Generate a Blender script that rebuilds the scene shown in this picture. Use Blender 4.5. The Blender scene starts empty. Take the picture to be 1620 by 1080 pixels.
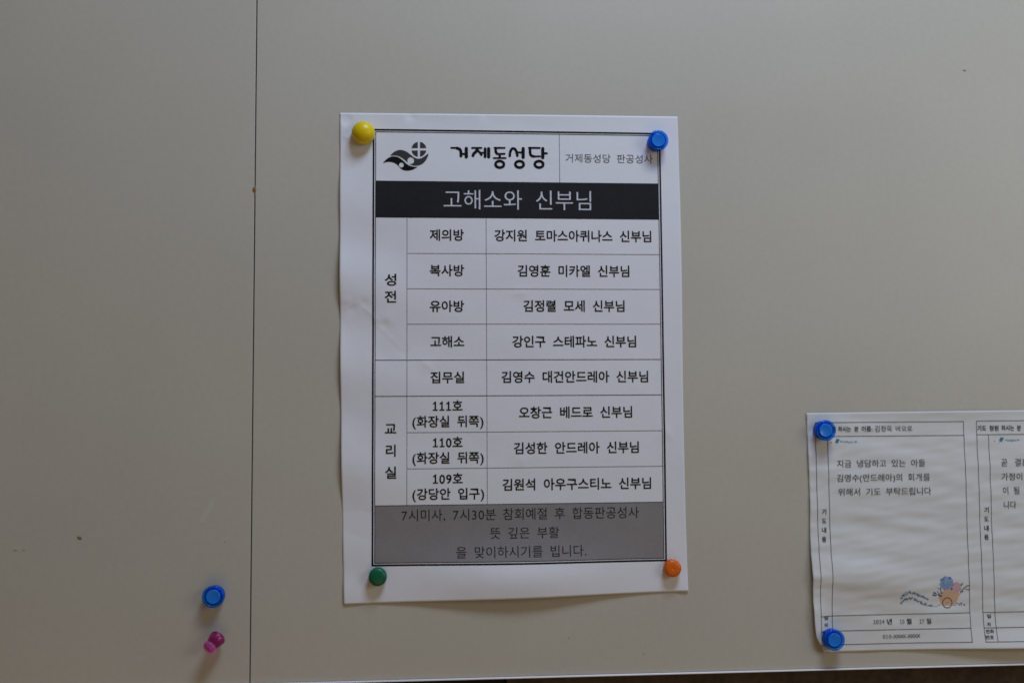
import bpy, bmesh, math, random
import numpy as np
from mathutils import Vector, Matrix, noise
from mathutils.geometry import tessellate_polygon

random.seed(11)
S = bpy.context.scene
COL = S.collection

# ------------------------------------------------------------------ camera
# the board front is the plane y = 0 (x right, z up, metres); the camera stands 0.61 m in front of it
DIST = 0.613
FPX = 1620 * 35 / 36
yaw, pitch, roll = math.atan(.074), math.atan(.063), -.006
fwd = Vector((math.sin(yaw) * math.cos(pitch), math.cos(yaw) * math.cos(pitch), math.sin(pitch)))
r0 = fwd.cross(Vector((0, 0, 1))).normalized()
u0 = r0.cross(fwd)
RT = r0 * math.cos(roll) + u0 * math.sin(roll)
UP = -r0 * math.sin(roll) + u0 * math.cos(roll)
cam_d = bpy.data.cameras.new('camera')
cam = bpy.data.objects.new('camera', cam_d)
COL.objects.link(cam)
m = Matrix((RT, UP, -fwd)).transposed().to_4x4()
m.translation = Vector((0, -DIST, 0))
cam.matrix_world = m
cam_d.sensor_width = 36
cam_d.lens = 35
cam_d.clip_start = .01
cam_d.clip_end = 50
cam_d.dof.use_dof = True
cam_d.dof.focus_distance = .612
cam_d.dof.aperture_fstop = 3.5
S.camera = cam

# ------------------------------------------------------------------ room light
world = bpy.data.worlds.new('World')
S.world = world
world.use_nodes = True
wn = world.node_tree
wn.nodes['Background'].inputs[0].default_value = (1.0, .76, .40, 1)
wn.nodes['Background'].inputs[1].default_value = .098


def area(name, loc, target, sx, sy, power, color):
    d = bpy.data.lights.new(name, 'AREA')
    d.shape = 'RECTANGLE'
    d.size, d.size_y = sx, sy
    d.energy = power
    d.color = color
    o = bpy.data.objects.new(name, d)
    COL.objects.link(o)
    o.location = loc
    o.rotation_euler = (Vector(target) - Vector(loc)).to_track_quat('-Z', 'Y').to_euler()
    return o


area('window_light', (.28, -.50, .96), (.1, 0, 0), .40, .26, 8.5, (.60, .745, .97))
area('side_window_light', (1.1, -.90, .30), (.25, 0, .1), .6, .6, 2.9, (.97, 1.0, .97))
area('low_warm_fill', (.1, -1.2, -1.1), (.1, 0, -.1), 1.2, .8, 2.2, (1.0, .66, .36))  # added warm fill that lifts the lower board; no lamp stands there

S.view_settings.view_transform = 'Standard'
S.view_settings.look = 'None'
S.view_settings.gamma = 1
S.view_settings.exposure = 0
S.cycles.filter_width = 1.6
S.cycles.max_bounces = 10
S.cycles.transparent_max_bounces = 16


# ------------------------------------------------------------------ helpers
def at(x, y, h=0.0):
    """point of the plane h metres in front of the board that lies at photo pixel (x, y)"""
    d = fwd * FPX + RT * (x - 810) - UP * (y - 540)
    t = (DIST - h) / d.y
    p = Vector((0, -DIST, 0)) + d * t
    return p.x, p.z


def px(x, y):                      # size of one photo pixel on the board there
    a, b = at(x, y), at(x + 1, y)
    return b[0] - a[0]


def tag(o, label=None, cat=None, group=None, kind=None):
    if label: o['label'] = label
    if cat: o['category'] = cat
    if group: o['group'] = group
    if kind: o['kind'] = kind
    return o


def empty(name, loc, label, cat, group=None):
    o = bpy.data.objects.new(name, None)
    COL.objects.link(o)
    o.location = loc
    o.empty_display_size = .01
    return tag(o, label, cat, group)


def link(name, me, mat, parent=None, smooth=False):
    o = bpy.data.objects.new(name, me)
    COL.objects.link(o)
    if mat: me.materials.append(mat)
    if smooth:
        me.polygons.foreach_set('use_smooth', [True] * len(me.polygons))
    if parent:
        o.parent = parent
    return o


def from_bm(name, bm, mat, parent=None, smooth=False):
    me = bpy.data.meshes.new(name)
    bm.to_mesh(me)
    bm.free()
    return link(name, me, mat, parent, smooth)


# ------------------------------------------------------------------ materials
def mat_new(name):
    mt = bpy.data.materials.new(name)
    mt.use_nodes = True
    return mt, mt.node_tree, mt.node_tree.nodes['Principled BSDF']


def mottled(name, col, amp=.03, scale=40, rough=.5, spec=.5, bump=0, bscale=400, metal=0, scale2=None):
    mt, nt, b = mat_new(name)
    tc = nt.nodes.new('ShaderNodeTexCoord')
    n = nt.nodes.new('ShaderNodeTexNoise')
    n.inputs['Scale'].default_value = scale
    n.inputs['Detail'].default_value = 6
    nt.links.new(tc.outputs['Object'], n.inputs['Vector'])
    mr = nt.nodes.new('ShaderNodeMapRange')
    mr.inputs['From Min'].default_value = .3
    mr.inputs['From Max'].default_value = .7
    mr.inputs['To Min'].default_value = 1 - amp
    mr.inputs['To Max'].default_value = 1 + amp
    nt.links.new(n.outputs['Fac'], mr.inputs['Value'])
    vm = nt.nodes.new('ShaderNodeVectorMath')
    vm.operation = 'SCALE'
    vm.inputs[0].default_value = col
    nt.links.new(mr.outputs[0], vm.inputs['Scale'])
    out = vm.outputs[0]
    if scale2:
        n2 = nt.nodes.new('ShaderNodeTexNoise')
        n2.inputs['Scale'].default_value = scale2
        n2.inputs['Detail'].default_value = 2
        nt.links.new(tc.outputs['Object'], n2.inputs['Vector'])
        mr2 = nt.nodes.new('ShaderNodeMapRange')
        mr2.inputs['From Min'].default_value = .3
        mr2.inputs['From Max'].default_value = .7
        mr2.inputs['To Min'].default_value = 1 - amp
        mr2.inputs['To Max'].default_value = 1 + amp
        nt.links.new(n2.outputs['Fac'], mr2.inputs['Value'])
        vm2 = nt.nodes.new('ShaderNodeVectorMath')
        vm2.operation = 'SCALE'
        nt.links.new(vm.outputs[0], vm2.inputs[0])
        nt.links.new(mr2.outputs[0], vm2.inputs['Scale'])
        out = vm2.outputs[0]
    nt.links.new(out, b.inputs['Base Color'])
    b.inputs['Roughness'].default_value = rough
    b.inputs['Specular IOR Level'].default_value = spec
    b.inputs['Metallic'].default_value = metal
    if bump:
        n3 = nt.nodes.new('ShaderNodeTexNoise')
        n3.inputs['Scale'].default_value = bscale
        n3.inputs['Detail'].default_value = 4
        nt.links.new(tc.outputs['Object'], n3.inputs['Vector'])
        bp = nt.nodes.new('ShaderNodeBump')
        bp.inputs['Strength'].default_value = bump
        bp.inputs['Distance'].default_value = .0004
        nt.links.new(n3.outputs['Fac'], bp.inputs['Height'])
        nt.links.new(bp.outputs[0], b.inputs['Normal'])
    return mt


def flat(name, col, rough=.7, spec=.25):
    mt, nt, b = mat_new(name)
    b.inputs['Base Color'].default_value = (*col, 1)
    b.inputs['Roughness'].default_value = rough
    b.inputs['Specular IOR Level'].default_value = spec
    return mt


def tinted(name, clear, col, mix, rough=.12):
    """translucent moulded plastic: coloured clear part mixed with a glossy body"""
    mt, nt, b = mat_new(name)
    b.inputs['Base Color'].default_value = (*col, 1)
    b.inputs['Roughness'].default_value = rough
    b.inputs['Coat Weight'].default_value = .5
    tr = nt.nodes.new('ShaderNodeBsdfTransparent')
    tr.inputs[0].default_value = (*clear, 1)
    mx = nt.nodes.new('ShaderNodeMixShader')
    mx.inputs[0].default_value = mix
    nt.links.new(b.outputs[0], mx.inputs[1])
    nt.links.new(tr.outputs[0], mx.inputs[2])
    nt.links.new(mx.outputs[0], nt.nodes['Material Output'].inputs['Surface'])
    return mt


M = {}
M['board'] = mottled('board_laminate', (.485, .457, .402), .026, 300, .42, .5, .05, 900, scale2=9)
M['board_edge'] = flat('panel_edge_green', (.10, .115, .09), .4)
M['seam'] = flat('seam_gap', (.035, .045, .035), .8)
M['strip'] = mottled('edge_strip_metal', (.88, .86, .93), .02, 60, .25, .6)
M['paper'] = mottled('copier_paper', (.725, .73, .80), .010, 500, .75, .25, .12, 1200, scale2=25)
M['paper_cream'] = mottled('form_paper', (.665, .675, .70), .012, 500, .75, .25, .12, 1200, scale2=25)
M['ink'] = flat('black_ink', (.006, .008, .010), .7, .08)
M['ink_grey'] = flat('grey_ink', (.022, .025, .03), .7, .1)
M['ink_pale'] = flat('pale_grey_ink', (.07, .075, .085), .7, .1)
M['ink_soft'] = flat('thin_line_ink', (.10, .105, .115), .7)
M['ink_form'] = flat('form_ink', (.065, .08, .075), .7)
M['band'] = mottled('black_band_toner', (.015, .016, .020), .12, 300, .6, .15)
M['panel'] = mottled('grey_panel_toner', (.24, .225, .235), .035, 500, .7, .25, scale2=60)
M['white_print'] = flat('unprinted_lettering', (.60, .615, .70), .75)
M['wood'] = mottled('dark_wall', (.075, .052, .04), .3, 30, .6, .3, scale2=200)
M['black'] = flat('black_wall_panel', (.006, .006, .008), .6)


# ------------------------------------------------------------------ the wall and the board
def box(bm, x0, x1, y0, y1, z0, z1):
    vs = [bm.verts.new((x, y, z)) for x in (x0, x1) for y in (y0, y1) for z in (z0, z1)]
    for f in ((0, 1, 3, 2), (4, 6, 7, 5), (0, 4, 5, 1), (2, 3, 7, 6), (0, 2, 6, 4), (1, 5, 7, 3)):
        bm.faces.new([vs[i] for i in f])


def solid(name, x0, x1, y0, y1, z0, z1, mat, parent=None, bevel=0, seg=3):
    bm = bmesh.new()
    box(bm, x0, x1, y0, y1, z0, z1)
    bmesh.ops.recalc_face_normals(bm, faces=bm.faces)
    if bevel:
        bmesh.ops.bevel(bm, geom=list(bm.edges), offset=bevel, segments=seg, affect='EDGES', profile=.6)
    return from_bm(name, bm, mat, parent, False)


xs = at(807, 1075)[0]
w1 = solid('wall', xs, 1.4, .030, .08, -.9, .9, M['wood'])
tag(w1, kind='structure')
w2 = solid('wall_panel', -1.4, xs - .0005, .034, .08, -.9, .9, M['black'], bevel=.001)
tag(w2, kind='structure')

board = empty('notice_board', (0, 0, -.166),
              'large beige notice board of two smooth panels with a bright strip along its bottom', 'notice board')
SEAM = -.1122
ZB = -.1643


def child(o, parent):
    """parent while keeping the mesh coordinates in world space"""
    o.parent = parent
    o.matrix_parent_inverse = parent.matrix_world.inverted()
    return o


def keep(o, parent):
    o.parent = parent
    o.location = -Vector(parent.location)
    return o


keep(solid('panel', -.95, SEAM - .00025, 0, .009, ZB, .62, M['board'], bevel=.00035), board)
keep(solid('panel', SEAM + .00045, 1.05, 0, .009, ZB, .62, M['board'], bevel=.00030), board)
keep(solid('seam_filler', SEAM - .0002, SEAM + .0004, .0009, .009, ZB, .62, M['seam']), board)
keep(solid('panel_backing', -.93, 1.03, .0092, .020, ZB + .001, .60, M['black']), board)


# bottom strip: follows the slight 0.18 degree drop seen in the photo
def strip(name, x0, x1, y0, y1, dz0, dz1, mat, bevel):
    o = solid(name, x0, x1, y0, y1, dz0, dz1, mat, bevel=bevel)
    return o


keep(strip('edge_strip', -.95, 1.05, -.0012, .0105, ZB - .0011, ZB - .0002, M['strip'], .0003), board)


# ------------------------------------------------------------------ flat print geometry
def fill(loops):
    """triangles of a polygon with holes; loops of (x, z)"""
    pts = [[Vector((a, b, 0)) for a, b in lp] for lp in loops]
    tri = tessellate_polygon(pts)
    v = [(p.x, p.y) for lp in pts for p in lp]
    return v, [tuple(t) for t in tri]


class Ink:
    def __init__(s): s.v, s.f = [], []

    def add(s, v, f):
        n = len(s.v)
        s.v += v
        s.f += [tuple(i + n for i in t) for t in f]

    def poly(s, *loops):
        s.add(*fill(loops))

    def rect(s, x0, z0, x1, z1):
        s.add([(x0, z0), (x1, z0), (x1, z1), (x0, z1)], [(0, 1, 2, 3)])

    def line(s, a, b, w, ext=0):
        a, b = Vector(a), Vector(b)
        d = (b - a).normalized()
        n = Vector((-d.y, d.x)) * w / 2
        a, b = a - d * ext, b + d * ext
        s.add([tuple(a - n), tuple(b - n), tuple(b + n), tuple(a + n)], [(0, 1, 2, 3)])

    def disc(s, c, rx, rz=None, n=16):
        rz = rz or rx
        s.add([(c[0] + rx * math.cos(2 * math.pi * k / n), c[1] + rz * math.sin(2 * math.pi * k / n)) for k in range(n)],
              [tuple(range(n))])

    def stroke(s, pts, w, cap=True):
        for a, b in zip(pts, pts[1:]): s.line(a, b, w)
        for k, p in enumerate(pts):
            if cap or 0 < k < len(pts) - 1: s.disc(p, w / 2, n=14)

    def ring(s, c, rx, rz, w, n=36):
        o = [(c[0] + (rx + w / 2) * math.cos(2 * math.pi * k / n), c[1] + (rz + w / 2) * math.sin(2 * math.pi * k / n)) for k in range(n)]
        i = [(c[0] + (rx - w / 2) * math.cos(2 * math.pi * k / n), c[1] + (rz - w / 2) * math.sin(2 * math.pi * k / n)) for k in range(n)]
        s.add(o + i, [(k, (k + 1) % n, n + (k + 1) % n, n + k) for k in range(n)])

    def on(s, name, sheet, mat, lift, step=.0025, kind=None):
        """cut the print at a fine pitch and lay it on the sheet's curved surface"""
        bm = bmesh.new()
        vv = [bm.verts.new((a, 0, b)) for a, b in s.v]
        for f in s.f:
            try: bm.faces.new([vv[i] for i in f])
            except ValueError: pass
        for ax in (0, 2):
            lo = min(v.co[ax] for v in bm.verts)
            hi = max(v.co[ax] for v in bm.verts)
            k = math.floor(lo / step) + 1
            nrm = [0, 0, 0]
            nrm[ax] = 1
            while k * step < hi:
                co = [0, 0, 0]
                co[ax] = k * step
                bmesh.ops.bisect_plane(bm, geom=list(bm.verts) + list(bm.edges) + list(bm.faces), dist=1e-8, plane_co=co, plane_no=nrm)
                k += 1
        for v in bm.verts:
            v.co.y = -(sheet.h(v.co.x, v.co.z) + lift)
        bm.normal_update()
        for f in bm.faces:
            if f.normal.y > 0: f.normal_flip()
        o = from_bm(name, bm, mat, None)
        keep(o, sheet.root)
        return o


# glyphs of the built-in font, cut to meshes once
ALL = ('거제동성당 판공성사 고해소와 신부님 제의방 강지원 토마스아퀴나스 복사방 김영훈 미카엘 유아방 김정렬 모세 강인구 스테파노 집무실 김영수 대건안드레아 '
       '111호 (화장실 뒤쪽) 오창근 베드로 110호 김성한 109호 강당안 입구 김원석 아우구스티노 성전 교리실 '
       '7시미사, 7시30분 참회예절 후 합동판공성사 뜻 깊은 부활 을 맞이하시기를 빕니다. '
       '기도 청원 하시는 분 이름: 김정욱 바오로 지금 냉담하고 있는 아들 김영수(안드레아)의 회개를 위해서 기도 부탁드립니다 '
       '곧 결혼 가정이 이 될 니다 기도내용 일자 전화 번호 2024년 10월 27일 010-XXXX')
CH = sorted(set(ALL) - {' '})
WEIGHTS = {'r': 0.0, 'l': -.004, 't': -.006, 'b': .0165, 'h': .013}
GL = {}
_tmp = []
for c in CH:
    for wk, off in WEIGHTS.items():
        cu = bpy.data.curves.new('glyph', 'FONT')
        cu.body = c
        cu.offset = off
        cu.resolution_u = 4
        cu.fill_mode = 'FRONT'
        o = bpy.data.objects.new('glyph', cu)
        COL.objects.link(o)
        _tmp.append((c, wk, o))
bpy.context.view_layer.update()
dg = bpy.context.evaluated_depsgraph_get()
for c, wk, o in _tmp:
    oe = o.evaluated_get(dg)
    me = oe.to_mesh()
    v = [(p.co.x, p.co.y) for p in me.vertices]
    f = [tuple(p.vertices) for p in me.polygons]
    GL[c, wk] = (v, f)
    oe.to_mesh_clear()
for wk, wd in (('l', .075), ('t', .07), ('r', .085), ('b', .125), ('h', .14)):
    w2_ = wd / 2
    GL['1', wk] = ([(.28 - w2_, .05), (.28 + w2_, .05), (.28 + w2_, .73), (.28 - w2_ * .9, .73), (.28 - w2_, .66), (.08, .60), (.08, .60 - wd * .8), (.28 - w2_, .64 - wd * .8),
                    (.07, .0), (.49, .0), (.49, wd * .75), (.07, wd * .75)], [(0, 1, 2, 3, 4, 7), (4, 5, 6, 7), (8, 9, 10, 11)])
for c, wk, o in _tmp:
    cu = o.data
    bpy.data.objects.remove(o)
    bpy.data.curves.remove(cu)


def adv(c):
    if c in '0123456789': return .56
    if c in '()': return .36
    if c in ':.,': return .27
    if c == '-': return .38
    if c == 'X': return .56
    return .92


def text_ink(ink, s, x0, x1, zc, em, wk='b', space=.54, zc1=None):
    """string between x0 and x1 on the board plane, centred on height zc"""
    # natural layout in em
    pen, items = 0, []
    for c in s:
        if c == ' ':
            pen += space
            continue
        v, f = GL[c, wk]
        a = adv(c)
        xs_ = [p[0] for p in v]
        if ord(c) < 256 and c not in '0123456789':     # centre narrow signs in their cell
            off = a / 2 - (min(xs_) + max(xs_)) / 2
        elif ord(c) < 256:
            off = a / 2 - (min(xs_) + max(xs_)) / 2 if c != '1' else a / 2 - (min(xs_) + max(xs_)) / 2
        else:
            off = 0
        items.append((c, pen + off))
        pen += a
    lo = items[0][1] + min(p[0] for p in GL[items[0][0], wk][0])
    hi = items[-1][1] + max(p[0] for p in GL[items[-1][0], wk][0])
    k = (x1 - x0) / (hi - lo) if x1 is not None else em
    for c, xo in items:
        v, f = GL[c, wk]
        out = []
        for a, b in v:
            X = x0 + (xo + a - lo) * k
            t = (X - x0) / (x1 - x0) if x1 is not None else 0
            z = zc if zc1 is None else zc + (zc1 - zc) * t
            out.append((X, z + (b - .36) * em))
        ink.add(out, f)


# ------------------------------------------------------------------ sheets of paper
def ss(a, b, x):
    t = min(1, max(0, (x - a) / (b - a)))
    return t * t * (3 - 2 * t)


def g(x, c, w): return math.exp(-((x - c) / w) ** 2)


class Sheet:
    def __init__(s, root, corners, hfun, nu, nv, mat, edge=None):
        s.root, s.c, s.hf = root, corners, hfun
        (ax, az), (bx, bz), (cx, cz), (dx, dz) = corners          # TL TR BR BL
        s.x0, s.x1 = (ax + dx) / 2, (bx + cx) / 2
        s.z0, s.z1 = (az + bz) / 2, (cz + dz) / 2
        verts, faces = [], []
        for j in range(nv + 1):
            for i in range(nu + 1):
                u, v = i / nu, j / nv
                x = (ax * (1 - u) + bx * u) * (1 - v) + (dx * (1 - u) + cx * u) * v
                z = (az * (1 - u) + bz * u) * (1 - v) + (dz * (1 - u) + cz * u) * v
                if edge:
                    ex, ez = edge(u, v)
                    x += ex
                    z += ez
                h = s.h(x, z)
                verts.append((x, -h, z))
        for j in range(nv):
            for i in range(nu):
                a = j * (nu + 1) + i
                faces.append((a, a + nu + 1, a + nu + 2, a + 1))
        me = bpy.data.meshes.new('paper')
        me.from_pydata(verts, [], faces)
        o = link('paper', me, mat, None, True)
        keep(o, root)
        sol = o.modifiers.new('thickness', 'SOLIDIFY')
        sol.thickness = .0001
        sol.offset = -1

    def h(s, x, z):
        u = (x - s.x0) / (s.x1 - s.x0)
        v = (z - s.z0) / (s.z1 - s.z0)
        return s.hf(u, v, x, z)


def fbm(x, z, k, seed):
    return noise.noise(Vector((x * k, z * k, seed))) + .5 * noise.noise(Vector((x * k * 2.1, z * k * 2.1, seed + 9)))


# creases and dents on the notice, given at photo pixels: (x, y, radius mm, height mm)
DENTS = [(*at(608, 513), 2.6, -.28), (*at(612, 506), 5, .22), (*at(576, 480), 3, -.20), (*at(556, 486), 3.5, -.30), (*at(550, 478), 3, .22),
         (*at(826, 466), 5, .13), (*at(820, 474), 4, -.10), (*at(676, 578), 4.5, .16), (*at(688, 590), 4, -.12), (*at(632, 532), 4, .12),
         (*at(640, 558), 3, -.12), (*at(826, 727), 3.5, .14), (*at(846, 548), 5, .10), (*at(1052, 684), 5, .14), (*at(602, 560), 5, -.15),
         (*at(745, 468), 7, -.10), (*at(850, 858), 6, .10), (*at(650, 184), 3, -.35), (*at(768, 182), 3, -.20), (*at(548, 190), 3, -.5)]
CREASES = [(at(541, 492), at(566, 478), .9, .22), (at(566, 478), at(608, 514), 1.2, .16), (at(596, 512), at(640, 556), 1.0, .10),
           (at(660, 565), at(700, 596), 1.4, .10), (at(541, 215), at(560, 222), 1.4, .2), (at(808, 468), at(832, 462), 1.3, .10),
           (at(1036, 664), at(1068, 700), 2.0, .14)]


def seg_d(x, z, a, b):
    ax, az = a
    dx, dz = b[0] - ax, b[1] - az
    L = dx * dx + dz * dz
    t = min(1, max(0, ((x - ax) * dx + (z - az) * dz) / L))
    return math.hypot(x - ax - dx * t, z - az - dz * t), t


def h_notice(u, v, x, z):
    h = .35
    h += 3.8 * g(u, .50, .24) * g(v, .958, .052) + 2.9 * g(u, .5, .25) * g(v, 1.03, .10)      # bottom belly between the lower magnets
    h += 1.5 * math.exp(-max(u, 0) / .10) * ss(.04, .35, v) * (1 - ss(.70, .96, v))         # left margin stands off
    h += 1.1 * math.exp(-max(1 - u, 0) / .10) * ss(.05, .4, v) * (1 - ss(.7, .93, v))
    h += 1.0 * g(u, .5, .35) * ss(.0, .3, v) * (1 - ss(.6, 1, v))
    h += .8 * g(v, -.02, .03) * g(u, .5, .42)
    wl = math.exp(-max(u, 0) / .22)
    h += .30 * wl * math.sin((z * 1000 + x * 300) / 7.2) * (.55 + .45 * math.sin(z * 31))
    h += .12 * fbm(x, z, 28, 3.1) + .055 * fbm(x, z * 1.4, 75, 7.7)
    h += .8 * wl * fbm(x, z, 20, 1.3)
    h += 1.0 * math.exp(-max(u, 0) / .15) * math.sin(2 * math.pi * ((1 - v) * .297 + x * .25) / .058 + .9) * ss(.08, .25, v) * (1 - ss(.85, .97, v))
    h += .9 * ss(.93, 1.0, v) * ss(.10, 0, u) + .7 * ss(.95, 1, v) * ss(.95, 1, u)          # loose corners
    for dx, dz, r, a in DENTS:
        q = ((x - dx) ** 2 + (z - dz) ** 2) * 1e6 / (r * r)
        if q < 9: h += 1.5 * a * math.exp(-q)
    for a, b, w, k in CREASES:
        d, t = seg_d(x, z, a, b)
        d *= 1000
        if d < 4 * w: h += 1.6 * k * math.exp(-abs(d) / w) * math.sin(math.pi * min(1, max(0, t * .9 + .05)))
    return max(h, .12) * .001


notice = empty('paper_notice', (.045, 0, .03),
               'large white notice with a ruled table and black title band, pinned at its four corners', 'notice')
NC = [at(538, 179), at(1071, 185), at(1088, 934), at(544, 955)]


def edge_n(u, v):
    # barely uneven cut edges where the sheet bends
    ex = -.0009 * ss(.12, 0, u) * math.sin(v * 3.14) + .0006 * ss(.9, 1, u) * math.sin(v * 6.2 + .4)
    return ex, 0


N = Sheet(notice, NC, h_notice, 210, 297, M['paper'], edge_n)

# board-plane frame of the print, millimetre true: x from FX0 to FX1, z from FZ0 to FZ1
FX0, FX1 = -.0392, .1391
FZ0, FZ1 = .1696, -.0957


def zrow(y, x=820): return at(x, y)[1]


Z = {'hdr': (zrow(288.5)), 'band': zrow(346.3), 'r1': zrow(402), 'r2': zrow(457.5), 'r3': zrow(512.7), 'r4': zrow(569),
     'r5': zrow(625.5), 'r6': zrow(682.5), 'r7': zrow(739.2), 'r8': zrow(796.5)}
XC1 = at(644, 500)[0]
XC2 = at(769.6, 500)[0]
XH = at(885, 250)[0]

L1, L2, L3 = .00008, .00013, .00018
# black title band and grey panel
ink = Ink(); ink.rect(FX0 + .0004, Z['band'], FX1 - .0004, Z['hdr'])
ink.on('title_band', N, M['band'], L1)
ink = Ink(); ink.rect(FX0 + .0004, FZ1 + .0004, FX1 - .0004, Z['r8'])
ink.on('shaded_panel', N, M['panel'], L1)
# double border
ink = Ink()
for off, w in ((-.0007, .00105), (.0006, .00042)):
    a, b, c, d = FX0 + off, FX1 - off, FZ0 - off, FZ1 + off
    ink.rect(a - w / 2, d - w / 2, a + w / 2, c + w / 2)
    ink.rect(b - w / 2, d - w / 2, b + w / 2, c + w / 2)
    ink.rect(a + w / 2, c - w / 2, b - w / 2, c + w / 2)
    ink.rect(a + w / 2, d - w / 2, b - w / 2, d + w / 2)
ink.on('double_border', N, M['ink'], L2)
ink = Ink()
IX0, IX1 = FX0 + .0007, FX1 - .0007
for k in ('r4', 'r5', 'r8'):
    ink.rect(IX0, Z[k] - .00019, IX1, Z[k] + .00019)
ink.on('ruled_line', N, M['ink'], L2)
ink = Ink()
for k in ('r1', 'r2', 'r3', 'r6', 'r7'):
    ink.rect(XC1, Z[k] - .00014, IX1, Z[k] + .00014)
for xx in (XC1, XC2):
    zz = [Z['band'], Z['r1'], Z['r2'], Z['r3'], Z['r4'], Z['r5'], Z['r6'], Z['r7'], Z['r8']]
    for a, b in zip(zz, zz[1:]):
        ink.rect(xx - .00014, b + .0002, xx + .00014, a - .0002)
ink.rect(XH - .00014, Z['hdr'] + .0001, XH + .00014, FZ0 - .0007)
ink.on('ruled_line', N, M['ink_soft'], L2)


def write(sheet, s, x0, x1, y, em, wk='b', mat='ink', lift=L3, name='lettering', space=.54, y1=None):
    q = Ink()
    def on_paper(a, b):            # where that pixel's point lies on the raised paper
        return at(a, b, sheet.h(*at(a, b)))
    xa, za = on_paper(x0, y)
    xb, zb = on_paper(x1, y if y1 is None else y1)
    zm = on_paper((x0 + x1) / 2, y)[1]
    if y1 is None: za, zb = zm, None
    text_ink(q, s, xa, xb, za, em * px((x0 + x1) / 2, y), wk, space, zb)
    return q.on(name, sheet, M[mat], lift, .0025 if sheet is N else .0014)


write(N, '거제동성당 판공성사', 894.7, 1032.5, 251.3, 15.2, 'l', 'ink_pale')
write(N, '고해소와 신부님', 702, 935, 317, 34.5, 't', 'white_print', name='title_lettering', space=.55)
for s, a, b, y in (('제의방', 680, 734, 372), ('복사방', 680, 734.4, 428), ('유아방', 680, 734.4, 484.5), ('고해소', 681, 734.6, 540.5),
                   ('집무실', 681, 734.6, 597), ('강지원 토마스아퀴나스 신부님', 782.3, 1030.2, 373.6), ('김영훈 미카엘 신부님', 819, 995.6, 429),
                   ('김정렬 모세 신부님', 828, 988, 484.3), ('강인구 스테파노 신부님', 810.7, 1006.3, 540.4),
                   ('김영수 대건안드레아 신부님', 793.4, 1025.3, 596), ('111호', 684.8, 731.8, 642), ('(화장실 뒤쪽)', 652.5, 765, 666.6),
                   ('오창근 베드로 신부님', 821, 1000, 652), ('110호', 685, 732, 699.6), ('(화장실 뒤쪽)', 652.5, 765.3, 724),
                   ('김성한 안드레아 신부님', 813, 1010.6, 708), ('109호', 685, 732.2, 757), ('(강당안 입구)', 652.5, 766, 781),
                   ('김원석 아우구스티노 신부님', 795, 1030, 765.2)):
    write(N, s, a, b, y, 19.6)
for s, y in (('성', 442.7), ('전', 469.6)):
    write(N, s, 608.6, 627, y, 20.5)
for s, y in (('교', 678.3), ('리', 712.6), ('실', 747.5)):
    write(N, s, 609 if s != '리' else 610.5, 627 if s != '리' else 626, y, 20.5)
write(N, '7시미사, 7시30분 참회예절 후 합동판공성사', 635.6, 1010.6, 812.6, 20, 'r', 'ink_grey', space=.5)
write(N, '뜻 깊은 부활', 775.4, 884.7, 842.4, 19.5, 'r', 'ink_grey', space=.5)
write(N, '을 맞이하시기를 빕니다.', 721.8, 927.6, 872.4, 19.5, 'r', 'ink_grey', space=.5)

# brush lettering of the masthead, drawn stroke by stroke (coordinates of the enlarged photo)
KX, KY = 5.586, 5.586


def lp(X, Y): return at(590 + X / KX, 200 + Y / KY)


PW = px(800, 250) / KX
def smooth(pts, n=5):
    out = []
    P_ = [pts[0]] + list(pts) + [pts[-1]]
    for i in range(1, len(P_) - 2):
        p0, p1, p2, p3 = (Vector(P_[i + k]) for k in (-1, 0, 1, 2))
        for k in range(n):
            t = k / n
            out.append(tuple(.5 * ((2 * p1) + (p2 - p0) * t + (2 * p0 - 5 * p1 + 4 * p2 - p3) * t * t + (3 * p1 - p0 - 3 * p2 + p3) * t ** 3)))
    out.append(tuple(pts[-1]))
    return out


BRUSH = [([(692, 192), (735, 193), (765, 204), (777, 225), (778, 264)], 23, 1), ([(692, 192), (735, 193)], 14, 0), ([(785, 246), (815, 246)], 17, 0), ([(825, 197), (825, 272)], 26, 0),
         ([(877, 193), (958, 193)], 15, 0), ([(922, 200), (912, 225), (893, 240), (884, 262)], 23, 1), ([(925, 215), (946, 235), (958, 255)], 18, 1),
         ([(960, 236), (990, 236)], 15, 0), ([(991, 199), (991, 272)], 21, 0), ([(1022, 199), (1022, 272)], 26, 0),
         ([(1075, 193), (1163, 193)], 15, 0), ([(1086, 193), (1085, 225), (1098, 245)], 20, 1), ([(1098, 246), (1163, 246)], 15, 0),
         ([(1120, 248), (1120, 280)], 20, 0), ([(1068, 283), (1173, 283)], 14, 0),
         ([(1209, 264), (1214, 225), (1232, 199), (1254, 203), (1268, 228), (1276, 262)], 20, 1),
         ([(1283, 233), (1318, 233)], 16, 0), ([(1327, 199), (1327, 276)], 26, 0),
         ([(1378, 193), (1473, 193)], 15, 0), ([(1388, 193), (1388, 235), (1398, 260), (1420, 268)], 21, 1), ([(1410, 268), (1476, 268)], 15, 0),
         ([(1500, 199), (1500, 278)], 26, 0), ([(1505, 241), (1537, 241)], 16, 0)]
ink = Ink()
for pts, w, sm in BRUSH:
    ps = smooth(pts) if sm else pts
    if pts[0] == (692, 192) and sm:
        ps = [p for p in ps if p[0] > 738]
    ink.stroke([lp(*p) for p in ps], w * 1.12 * PW)
for cx in (1120, 1295, 1467):
    c = lp(cx, 338)
    ink.ring(c, 37 * PW, 29 * PW, 24 * PW)
ink.on('brush_lettering', N, M['ink'], L3)

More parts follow.
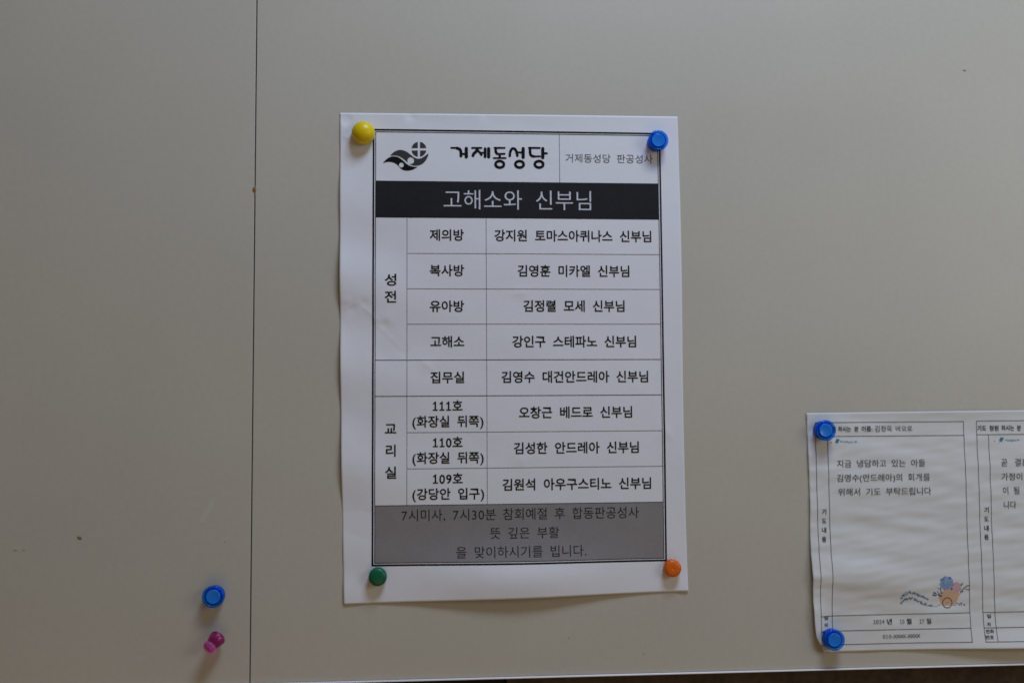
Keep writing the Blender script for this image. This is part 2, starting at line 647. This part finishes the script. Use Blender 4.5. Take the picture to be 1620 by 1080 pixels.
# emblem: quartered disc above two waves, each wave with a round opening
ink = Ink()
c0, rr = (407, 205), 66
for sx in (-1, 1):
    for sy in (-1, 1):
        gx, gz = 10, 11
        pts = [(c0[0] + sx * gx, c0[1] + sy * gz)]
        a0, a1 = math.asin(gz / rr), math.acos(gx / rr)
        for k in range(9):
            a = a0 + (a1 - a0) * k / 8
            pts.append((c0[0] + sx * rr * math.cos(a), c0[1] + sy * rr * math.sin(a)))
        ink.poly([lp(*p) for p in pts])


def circ(c, r, n=18): return [lp(c[0] + r * math.cos(-2 * math.pi * k / n), c[1] + r * math.sin(-2 * math.pi * k / n)) for k in range(n)]


up_top = smooth([(152, 262), (190, 226), (240, 210), (290, 222), (340, 258), (375, 283), (415, 288), (455, 268), (490, 240)])
up_bot = smooth([(489, 262), (464, 308), (425, 340), (375, 350), (330, 338), (285, 300), (240, 270), (200, 258), (160, 262)])
ink.poly([lp(*p) for p in up_top + up_bot], circ((335, 305), 30))
ink.on('emblem', N, flat('emblem_grey_ink', (.035, .037, .04), .6), L3)
ink = Ink()
lo_top = smooth([(88, 324), (130, 285), (175, 268), (225, 275), (270, 308), (310, 343), (355, 359), (397, 361)])
lo_bot = smooth([(350, 386), (300, 393), (255, 380), (215, 340), (175, 319), (130, 315), (95, 324)])
ink.poly([lp(*p) for p in lo_top + lo_bot], circ((252, 343), 22))
ink.on('emblem', N, M['ink'], L3)


# ------------------------------------------------------------------ the sheet of two small forms
Z905 = at(1400, 905)[1]


def h_form(u, v, x, z):
    h = .5
    h += 1.9 * g(v, .66, .13) * (1 - .55 * ss(.15, .5, u)) + .8 * g(v, .30, .18)
    h += 5.4 * g(u, .64, .21) * g(v, 1.05, .12)
    h += 2.0 * g(v, .685 + .12 * u, .055) * (1 - ss(.12, .5, u))
    h += 1.6 * g(v, -.02, .05) * (.35 + .65 * g(u, .45, .18))
    # ripples running across the sheet
    r = noise.noise(Vector((x * 26 + 3, z * 120 + x * 18, 2.2))) + .55 * noise.noise(Vector((x * 60, z * 240 - x * 30, 5.5)))
    h += .55 * r * (.5 + .5 * ss(.0, .2, v)) * (1 - .6 * ss(.8, .95, v))
    h += .22 * fbm(x, z, 30, 8.8)
    # the lower left corner curls off the board
    k = ss(.095, -.01, u) * ss(.62, .88, v)
    h += 3.6 * k * k
    return max(h, .15) * .001


form = empty('form_sheet', (.30, 0, -.08),
             'rippled white sheet with two small ruled forms at the bottom right of the board', 'form')
fx0, fz0 = at(1275, 653)
fx1 = fx0 + .2105
zt = fz0 + .0012
FC = [(fx0, fz0), (fx1, fz0 + .0012), (fx1 + .002, fz0 - .1475), (at(1290, 1030)[0], at(1290, 1031)[1])]


def edge_f(u, v):
    return (-.0012 * ss(.1, 0, u) * ss(.3, .6, v) * (1 - ss(.85, 1, v)) + .0042 * ss(.06, 0, u) * ss(.90, 1.0, v) ** 2, .0006 * ss(.05, 0, u) * ss(.9, 1, v))


Fm = Sheet(form, FC, h_form, 210, 150, M['paper_cream'], edge_f)
W = .00034


def frame_form(x0, x1, xc, z0, z1, z2, z3, z4):
    q = Ink()
    for zz in (z0, z1, z2, z3, z4):
        q.rect(x0, zz - W / 2, x1, zz + W / 2)
    for xx, a, b in ((x0, z0, z4), (x1, z0, z4), (xc, z1, z4)):
        q.rect(xx - W / 2, b, xx + W / 2, a)
    q.on('form_frame', Fm, M['ink_form'], L3, .0014)


ZA = [at(1400, y, h_)[1] for y, h_ in ((667.3, .001), (689.2, .001), (971.5, .001), (996.3, .002), (1018, .002))]
frame_form(.2361, .3328, .2438, *ZA)
frame_form(.3413, .4380, .3490, *[z + d for z, d in zip(ZA, (.0003, .0003, 0, 0, 0))])


def fw(s, x0, x1, y, em, wk='r', mat='ink_form', **k): return write(Fm, s, x0, x1, y, em, wk, mat, lift=.0003, **k)


fw('기도', 1291, 1304, 679, 9, 'h', 'ink')
fw('청원', 1309, 1322, 679, 9, 'h', 'ink')
fw('하시는', 1326, 1346, 678.4, 9, 'h', 'ink')
fw('분', 1351.5, 1358, 678.2, 9, 'h', 'ink')
fw('이름:', 1363, 1380, 678, 9, 'h', 'ink')
fw('김정욱', 1384, 1411, 677.8, 10.5)
fw('바오로', 1417, 1443, 677.5, 9.5)
fw('지금 냉담하고 있는 아들', 1324, 1463.5, 732.5, 12.5, space=.55)
fw('김영수(안드레아)의 회개를', 1324, 1471, 755, 12.5, space=.55)
fw('위해서 기도 부탁드립니다', 1326, 1473, 777, 12.5, space=.55)
fw('기도', 1546, 1560, 677, 9, 'h', 'ink')
fw('청원', 1565, 1579.5, 677, 9, 'h', 'ink')
fw('하시는', 1584, 1604, 676.6, 9, 'h', 'ink')
fw('분', 1608.5, 1615, 676.6, 9, 'h', 'ink')
fw('이름:', 1620.5, 1636, 676.6, 9, 'h', 'ink')
fw('곧 결혼', 1583.5, 1627, 731, 12.5, space=.8)
fw('가정이', 1584, 1617, 753.5, 12.5)
fw('이 될', 1586.5, 1612.5, 775.5, 12.5, space=.55)
fw('니다', 1588, 1607.5, 798, 12.5)
for k, y in zip('기도내용', (809, 823.6, 838, 852.6)): fw(k, 1300.3, 1307, y, 9, 'h', 'ink')
for k, y in zip('기도내용', (806, 820.4, 834.8, 849)): fw(k, 1557, 1564, y, 9, 'h', 'ink')
fw('일', 1303.5, 1310, 976.5, 6.3, 'h', 'ink')
fw('자', 1303.5, 1310, 988, 6.3, 'h', 'ink')
fw('전화', 1300.5, 1314, 999.6, 6.3, 'h', 'ink')
fw('번호', 1300.5, 1314, 1010, 6.3, 'h', 'ink')
fw('일', 1561.3, 1567.6, 974, 6.3, 'h', 'ink')
fw('자', 1561.3, 1567.6, 986.7, 6.3, 'h', 'ink')
fw('전화', 1559.5, 1572.5, 998, 6.3, 'h', 'ink')
fw('번호', 1559.5, 1572.5, 1007.3, 6.3, 'h', 'ink')
fw('2024', 1381.5, 1399, 982.5, 9, 'l')
fw('년', 1403, 1411, 982.3, 9, 'h', 'ink')
fw('10', 1423.5, 1430.5, 982.2, 9, 'l')
fw('월', 1434, 1442, 982, 9, 'h', 'ink')
fw('27', 1454.5, 1462, 981.8, 9, 'l')
fw('일', 1466, 1473, 981.6, 9, 'h', 'ink')
fw('010-XXXX-XXXX', 1396.5, 1456, 1005.3, 8, 'l')

# coloured pictures printed on the forms
M['teal'] = flat('teal_ink', (.05, .20, .34), .7)
M['sky'] = flat('light_blue_ink', (.16, .36, .50), .7)
M['red'] = flat('red_ink', (.45, .16, .15), .7)
M['fl1'] = flat('hydrangea_blue_ink', (.16, .27, .52), .7)
M['fl2'] = flat('hydrangea_pale_ink', (.28, .37, .60), .7)
M['fl0'] = flat('hydrangea_wash_ink', (.25, .34, .56), .7)
M['pink'] = flat('rose_ink', (.56, .36, .40), .7)
M['orange_i'] = flat('cart_orange_ink', (.62, .40, .27), .7)
M['brown'] = flat('cart_brown_ink', (.17, .13, .13), .7)
M['leaf'] = flat('leaf_ink', (.035, .13, .19), .7)


def scrawl(q, pts, size, w, seed):
    """a row of tiny cursive marks along a line of photo pixels, too small to read"""
    rnd = random.Random(seed)
    line = smooth(pts, 8)
    acc, k = 0, 0
    L = [0]
    for a, b in zip(line, line[1:]): L.append(L[-1] + math.dist(a, b))
    t = 0
    while t < L[-1]:
        while k < len(L) - 2 and L[k + 1] < t: k += 1
        f = (t - L[k]) / max(1e-6, L[k + 1] - L[k])
        cx = line[k][0] + (line[k + 1][0] - line[k][0]) * f
        cy = line[k][1] + (line[k + 1][1] - line[k][1]) * f
        for _ in range(2):
            p = [(cx + rnd.uniform(-.5, .5) * size, cy + rnd.uniform(-.55, .55) * size) for _ in range(3)]
            q.stroke([at(*a) for a in p], w * px(cx, cy), cap=False)
        t += size * .85


for (x, y), sx0, sy0, sx1, rd, bk in (((1323.3, 697), 1329.5, 697.5, 1356, (1313.8, 699.5), (1320, 703.3)), ((1582.5, 694.6), 1588.5, 695, 1612, (1572, 697), (1579, 701))):
    q = Ink()
    q.poly([at(x - 3.6, y + 2.2), at(x - .6, y - 3.6), at(x + 4.2, y - 2.4), at(x + 1, y + 3.8)])
    q.on('small_emblem', Fm, M['teal'], L3)
    q = Ink()
    scrawl(q, [(sx0, sy0), ((sx0 + sx1) / 2, sy0 + 1.2), (sx1, sy0 + .3)], 3.2, .55, int(x))
    q.on('small_emblem', Fm, M['sky'], L3, kind='stuff')
    q = Ink()
    q.disc(at(*rd), .0005, .00025, 8)
    q.disc(at(*bk), .0003, .0002, 8)
    q.on('small_emblem', Fm, M['red'], L3)


def zp(X, Y): return (1400 + X / 7.364, 890 + Y / 7.364)


def pic(off):
    def w_(X, Y):
        a, b = at(*zp(X, Y))
        return (a + off, b)
    sc = px(1490, 920) / 7.364
    q = Ink()
    q.poly([w_(*p) for p in smooth([(618, 385), (655, 325), (720, 305), (790, 315), (862, 350), (845, 400), (812, 468), (780, 484), (700, 490), (640, 452), (618, 385)])[:-1]])
    q.on('printed_cart', Fm, M['orange_i'], L1)
    q = Ink()
    q.poly([w_(820 + 56 * math.cos(a) * (1 + .12 * math.sin(5 * a)), 282 + 62 * math.sin(a) * (1 + .1 * math.cos(4 * a))) for a in [2 * math.pi * k / 28 for k in range(28)]])
    q.on('printed_flower', Fm, M['pink'], L1 + .00002)
    q = Ink()
    q.poly([w_(705 + 80 * math.cos(a) * (1 + .09 * math.sin(7 * a)), 228 + 76 * math.sin(a) * (1 + .09 * math.cos(6 * a))) for a in [2 * math.pi * k / 36 for k in range(36)]])
    q.on('printed_flower', Fm, M['fl0'], L2)
    rnd = random.Random(4)
    qa, qb = Ink(), Ink()
    for k in range(46):
        a, r = rnd.uniform(0, 6.28), 78 * math.sqrt(rnd.random())
        (qa if k % 2 else qb).disc(w_(705 + r * math.cos(a), 228 + r * math.sin(a)), rnd.uniform(6, 11) * sc, n=7)
    qa.on('printed_flower', Fm, M['fl1'], L3)
    qb.on('printed_flower', Fm, M['fl2'], L3 + .00003)
    q = Ink()
    for cx, cy, n, sp in ((600, 325, 24, 48), (650, 180, 3, 12), (745, 172, 3, 12), (873, 240, 3, 12), (878, 322, 4, 12), (760, 285, 3, 12)):
        for k in range(n):
            x, y, a = cx + rnd.uniform(-sp, sp), cy + rnd.uniform(-sp, sp) * 1.1, rnd.uniform(0, 3.1)
            q.stroke([w_(x, y), w_(x + 14 * math.cos(a), y + 14 * math.sin(a))], 11 * sc, cap=False)
    q.on('printed_leaves', Fm, M['leaf'], L3 + .00005)
    q = Ink()
    q.ring(w_(720, 458), 54 * sc, 56 * sc, 9 * sc)
    q.disc(w_(720, 458), 6 * sc, n=8)
    q.stroke([w_(*p) for p in ((885, 310), (945, 258), (975, 252))], 8 * sc)
    q.stroke([w_(*p) for p in ((930, 298), (955, 306), (977, 300))], 7 * sc)
    q.stroke([w_(*p) for p in smooth([(540, 498), (590, 500), (625, 485), (665, 465)])], 3 * sc)
    q.stroke([w_(*p) for p in smooth([(780, 480), (800, 490), (825, 490)])], 3 * sc)
    q.on('printed_cart', Fm, M['brown'], L3 + .00005)
    if not off:
        q = Ink()
        scrawl(q, [zp(175, 400), zp(225, 350), zp(300, 330), zp(380, 368), zp(440, 385), zp(515, 422)], 4.4, .95, 5)
        scrawl(q, [zp(185, 460), zp(215, 420), zp(300, 405), zp(380, 440), zp(440, 468), zp(535, 488)], 4.4, .95, 6)
        scrawl(q, [zp(835, 478), zp(880, 476), zp(930, 480)], 4.5, .8, 7)
        q.on('printed_script', Fm, M['teal'], L3)


pic(0)


# ------------------------------------------------------------------ magnets
def lathe(name, prof, mat, parent, n=64):
    """profile of (radius, height off the board) turned about the axis that points at the room"""
    bm = bmesh.new()
    rings = []
    for r, h in prof:
        if r < 1e-6:
            rings.append([bm.verts.new((0, -h * .001, 0))])
        else:
            rings.append([bm.verts.new((r * .001 * math.cos(2 * math.pi * k / n), -h * .001, r * .001 * math.sin(2 * math.pi * k / n))) for k in range(n)])
    for a, b in zip(rings, rings[1:]):
        for k in range(n):
            k2 = (k + 1) % n
            if len(a) == 1 and len(b) == 1: continue
            if len(a) == 1: bm.faces.new((a[0], b[k], b[k2]))
            elif len(b) == 1: bm.faces.new((a[k], b[0], a[k2]))
            else: bm.faces.new((a[k], b[k], b[k2], a[k2]))
    bmesh.ops.recalc_face_normals(bm, faces=bm.faces)
    o = from_bm(name, bm, mat, parent, n > 20)
    return o


def copy_tree(o, parent=None):
    c = o.copy()
    COL.objects.link(c)
    c.parent = parent
    for ch in list(o.children): copy_tree(ch, c)
    return c


M['blue_core'] = tinted('blue_core_plastic', (.02, .12, .9), (.003, .085, .72), .15, .18)
M['blue_cap'] = tinted('blue_cap_plastic', (.02, .3, .9), (.001, .19, .76), .05, .3)
M['blue_rim'] = tinted('clear_blue_rim_plastic', (.30, .62, .97), (.005, .24, .95), .78, .08)
M['magnet_disc'] = flat('ferrite', (.03, .03, .035), .6)
M['yellow'] = flat('yellow_plastic', (.74, .53, .004), .34, .35)
M['green'] = flat('green_plastic', (.003, .115, .055), .35, .4)
M['orange'] = flat('orange_plastic', (.70, .13, .008), .35, .4)
def clear(name, col, tr):
    mt, nt, b = mat_new(name)
    b.inputs['Base Color'].default_value = (*col, 1)
    b.inputs['Roughness'].default_value = .04
    b.inputs['IOR'].default_value = 1.49
    b.inputs['Transmission Weight'].default_value = tr
    return mt


M['pinkclear'] = clear('shaded_clear_pink_plastic', (.74, .06, .44), .93)  # deeper pink puts the pin's shaded part into the plastic's colour
M['pinkhead'] = clear('lit_clear_pink_plastic', (.98, .20, .86), .86)  # same plastic, brighter: the light caught in the head is in its colour

BL = [('translucent blue round magnet holding the top right corner of the large notice', 1041, 222.5, .0, 20),
      ('translucent blue round magnet on the bare board above the pink pin', 337, 943.5, 0, 200),
      ('translucent blue round magnet at the top left corner of the form sheet', 1305.5, 680.5, .0, 100),
      ('translucent blue round magnet at the bottom left corner of the form sheet', 1319, 1011, .0, 310)]


def blue_proto():
    t = empty('round_magnet', (0, 0, 0), '', 'magnet', 'translucent blue magnets')
    lathe('magnet_disc', [(0, 0), (4.6, 0), (4.8, .2), (4.8, 1.6), (4.4, 1.8), (0, 1.8)], M['magnet_disc'], t)
    lathe('core', [(4.8, .3), (5.1, .5), (5.2, 2), (5.15, 4), (4.9, 5.2), (4.7, 5.6), (4.5, 5.6), (0, 5.6)], M['blue_core'], t)
    lathe('rim', [(5.55, .2), (5.8, .3), (5.95, 2.2), (6.2, 4.6), (6.45, 6.2), (6.4, 6.9), (6.1, 7.3), (5.7, 7.3), (5.35, 7.0), (5.1, 6.6), (4.8, 6.3), (4.4, 6.1), (4.4, 5.75), (5.0, 5.7), (5.4, 5.5), (5.6, 4.6), (5.65, 2.2), (5.55, .2)], M['blue_rim'], t)
    lathe('cap', [(4.2, 5.7), (4.2, 6.4), (4.1, 6.8), (3.9, 6.95), (3.6, 6.92), (3.3, 6.85), (0, 6.8)], M['blue_cap'], t)
    return t


bp_ = blue_proto()
for i, (lab, x, y, h, rz) in enumerate(BL):
    o = bp_ if i == 0 else copy_tree(bp_)
    X, Zz = at(x, y, .0065)
    sheet = N if i == 0 else Fm if i > 1 else None
    hh = (sheet.h(X, Zz) + .0002) if sheet else .0
    if i == 3: hh = .0012
    o.location = (X, -hh, Zz)
    o.rotation_euler = (0, math.radians(rz), 0)
    o['label'] = lab


def dome(label, x, y, hc, body, base, mat, mat2=None, name='round_magnet', group='opaque coloured magnets'):
    X, Zz = at(x, y, hc)
    t = empty(name, (X, -(N.h(X, Zz) + .0002), Zz), label, 'magnet', group)
    lathe('cap', body, mat, t)
    lathe('magnet_disc', base, M['magnet_disc'], t)
    return t


yb = [(6.6, .6), (6.95, .9)] + [(7.15 * math.cos(a), 2.9 + 6.0 * math.sin(a)) for a in [math.radians(k) for k in range(-10, 90, 6)]] + [(0, 8.9)]
yl = dome('glossy yellow domed magnet at the top left corner of the large notice', 574.5, 209.5, .005, yb,
          [(0, 0), (6.2, 0), (6.2, .7), (0, .7)], M['yellow'])
gb = [(4.9, .3), (5.3, .5), (5.45, 1.4), (5.48, 3.2), (5.4, 4.2), (5.15, 4.9), (4.6, 5.4), (3.4, 5.85), (1.8, 6.1), (0, 6.2)]
dome('dark green round magnet at the bottom left corner of the large notice', 597.5, 912, .0045, gb, [(0, 0), (4.8, 0), (4.8, .45), (0, .45)], M['green'])
ob = [(4.8, .3), (5.2, .5), (5.35, 1.4), (5.35, 3.0), (5.25, 4.0), (5.0, 4.7), (4.4, 5.2), (3.2, 5.55), (1.6, 5.62), (.8, 5.58), (.45, 5.35), (0, 5.3)]
dome('orange round magnet with a dimpled top at the bottom right corner of the large notice', 1064.5, 898.5, .0045, ob, [(0, 0), (4.7, 0), (4.7, .45), (0, .45)], M['orange'])

# the pink pin magnet leans on the board, its small round head towards the lower left
X, Zz = at(342.5, 1009, .003)
pin = empty('push_pin', (X + .0004, -.0056, Zz - .0002), 'small clear pink push-pin magnet leaning on the bare board below the blue magnet', 'push pin')
ax = Vector((-.50, -.66, -.56)).normalized()          # from the flange to the head
q = Vector((0, -1, 0)).rotation_difference(ax)
pin.rotation_mode = 'QUATERNION'
pin.rotation_quaternion = q
pin.scale = (1.1, 1.1, 1.1)
lathe('flange', [(0, -3.2), (2.6, -3.1), (3.8, -2.5), (4.3, -1.5), (4.35, -.4), (4.1, .8), (3.75, 2.0), (3.3, 3.2), (3.0, 3.6), (0, 3.7)], M['pinkclear'], pin)
lathe('neck', [(3.1, 3.75), (3.0, 3.95), (0, 4.0)], M['pinkclear'], pin)
lathe('head', [(3.0, 4.05), (3.4, 4.3), (3.6, 5.0), (3.55, 5.8), (3.2, 6.6), (2.5, 7.2), (1.4, 7.5), (0, 7.6)], M['pinkhead'], pin)

# ------------------------------------------------------------------ marks on the board
M['dirt'] = mottled('old_glue', (.24, .12, .035), .3, 900, .5, .4)
M['stain'] = flat('brown_speck', (.20, .17, .11), .6)
M['scuff'] = flat('grey_scuff', (.34, .32, .28), .6)
M['smear'] = flat('pale_smear', (.505, .48, .43), .5)


def blob(name, x, y, rx, ry, mat, lift=.00012, dome_h=0, seed=0, rot=0):
    rnd = random.Random(seed)
    n = 20
    X, Zz = at(x, y)
    sc = px(x, y)
    bm = bmesh.new()
    c = bm.verts.new((X, -lift - dome_h, Zz))
    vs = []
    for k in range(n):
        a = 2 * math.pi * k / n
        r = 1 + rnd.uniform(-.18, .18)
        dx, dz = rx * r * math.cos(a), ry * r * math.sin(a)
        dx, dz = dx * math.cos(rot) - dz * math.sin(rot), dx * math.sin(rot) + dz * math.cos(rot)
        vs.append(bm.verts.new((X + dx * sc, -lift, Zz + dz * sc)))
    for k in range(n): bm.faces.new((c, vs[k], vs[(k + 1) % n]))
    bm.normal_update()
    for f in bm.faces:
        if f.normal.y > 0: f.normal_flip()
    return keep(from_bm(name, bm, mat, None, True), board)


gl = blob('glue_remnant', 402.6, 300, 3.0, 4.8, M['dirt'], .00010, .0007, 3)
gl2 = blob('glue_remnant', 403.6, 307, 1.2, 4.5, M['dirt'], .00010, .0003, 4)
blob('speck', 125.6, 850.5, 3.8, 2.6, M['stain'], .0001, .0003, 5, -.5)
blob('speck', 1525.5, 112, 2.4, 1.2, M['stain'], .0001, .0001, 6)
blob('scuff_mark', 24.5, 870, 4, .8, M['scuff'], seed=7)
blob('scuff_mark', 37.5, 869.5, 2, .8, M['scuff'], seed=8)
blob('scuff_mark', 355.5, 856.5, 1.2, 1.0, M['scuff'], seed=9)
blob('scuff_mark', 1018, 1033, 1.6, .8, M['scuff'], seed=10)
blob('scuff_mark', 900, 1008, 1.2, 1.2, M['scuff'], seed=12)
q = Ink()
q.poly([at(*p) for p in ((334, 786), (339, 794), (336, 804), (322, 828), (314, 826), (316, 818), (328, 802), (331, 792))])
bm = bmesh.new()
vv = [bm.verts.new((a, -.0001, b)) for a, b in q.v]
for f in q.f: bm.faces.new([vv[i] for i in f])
bm.normal_update()
for f in bm.faces:
    if f.normal.y > 0: f.normal_flip()
keep(from_bm('pale_smear', bm, M['smear']), board)
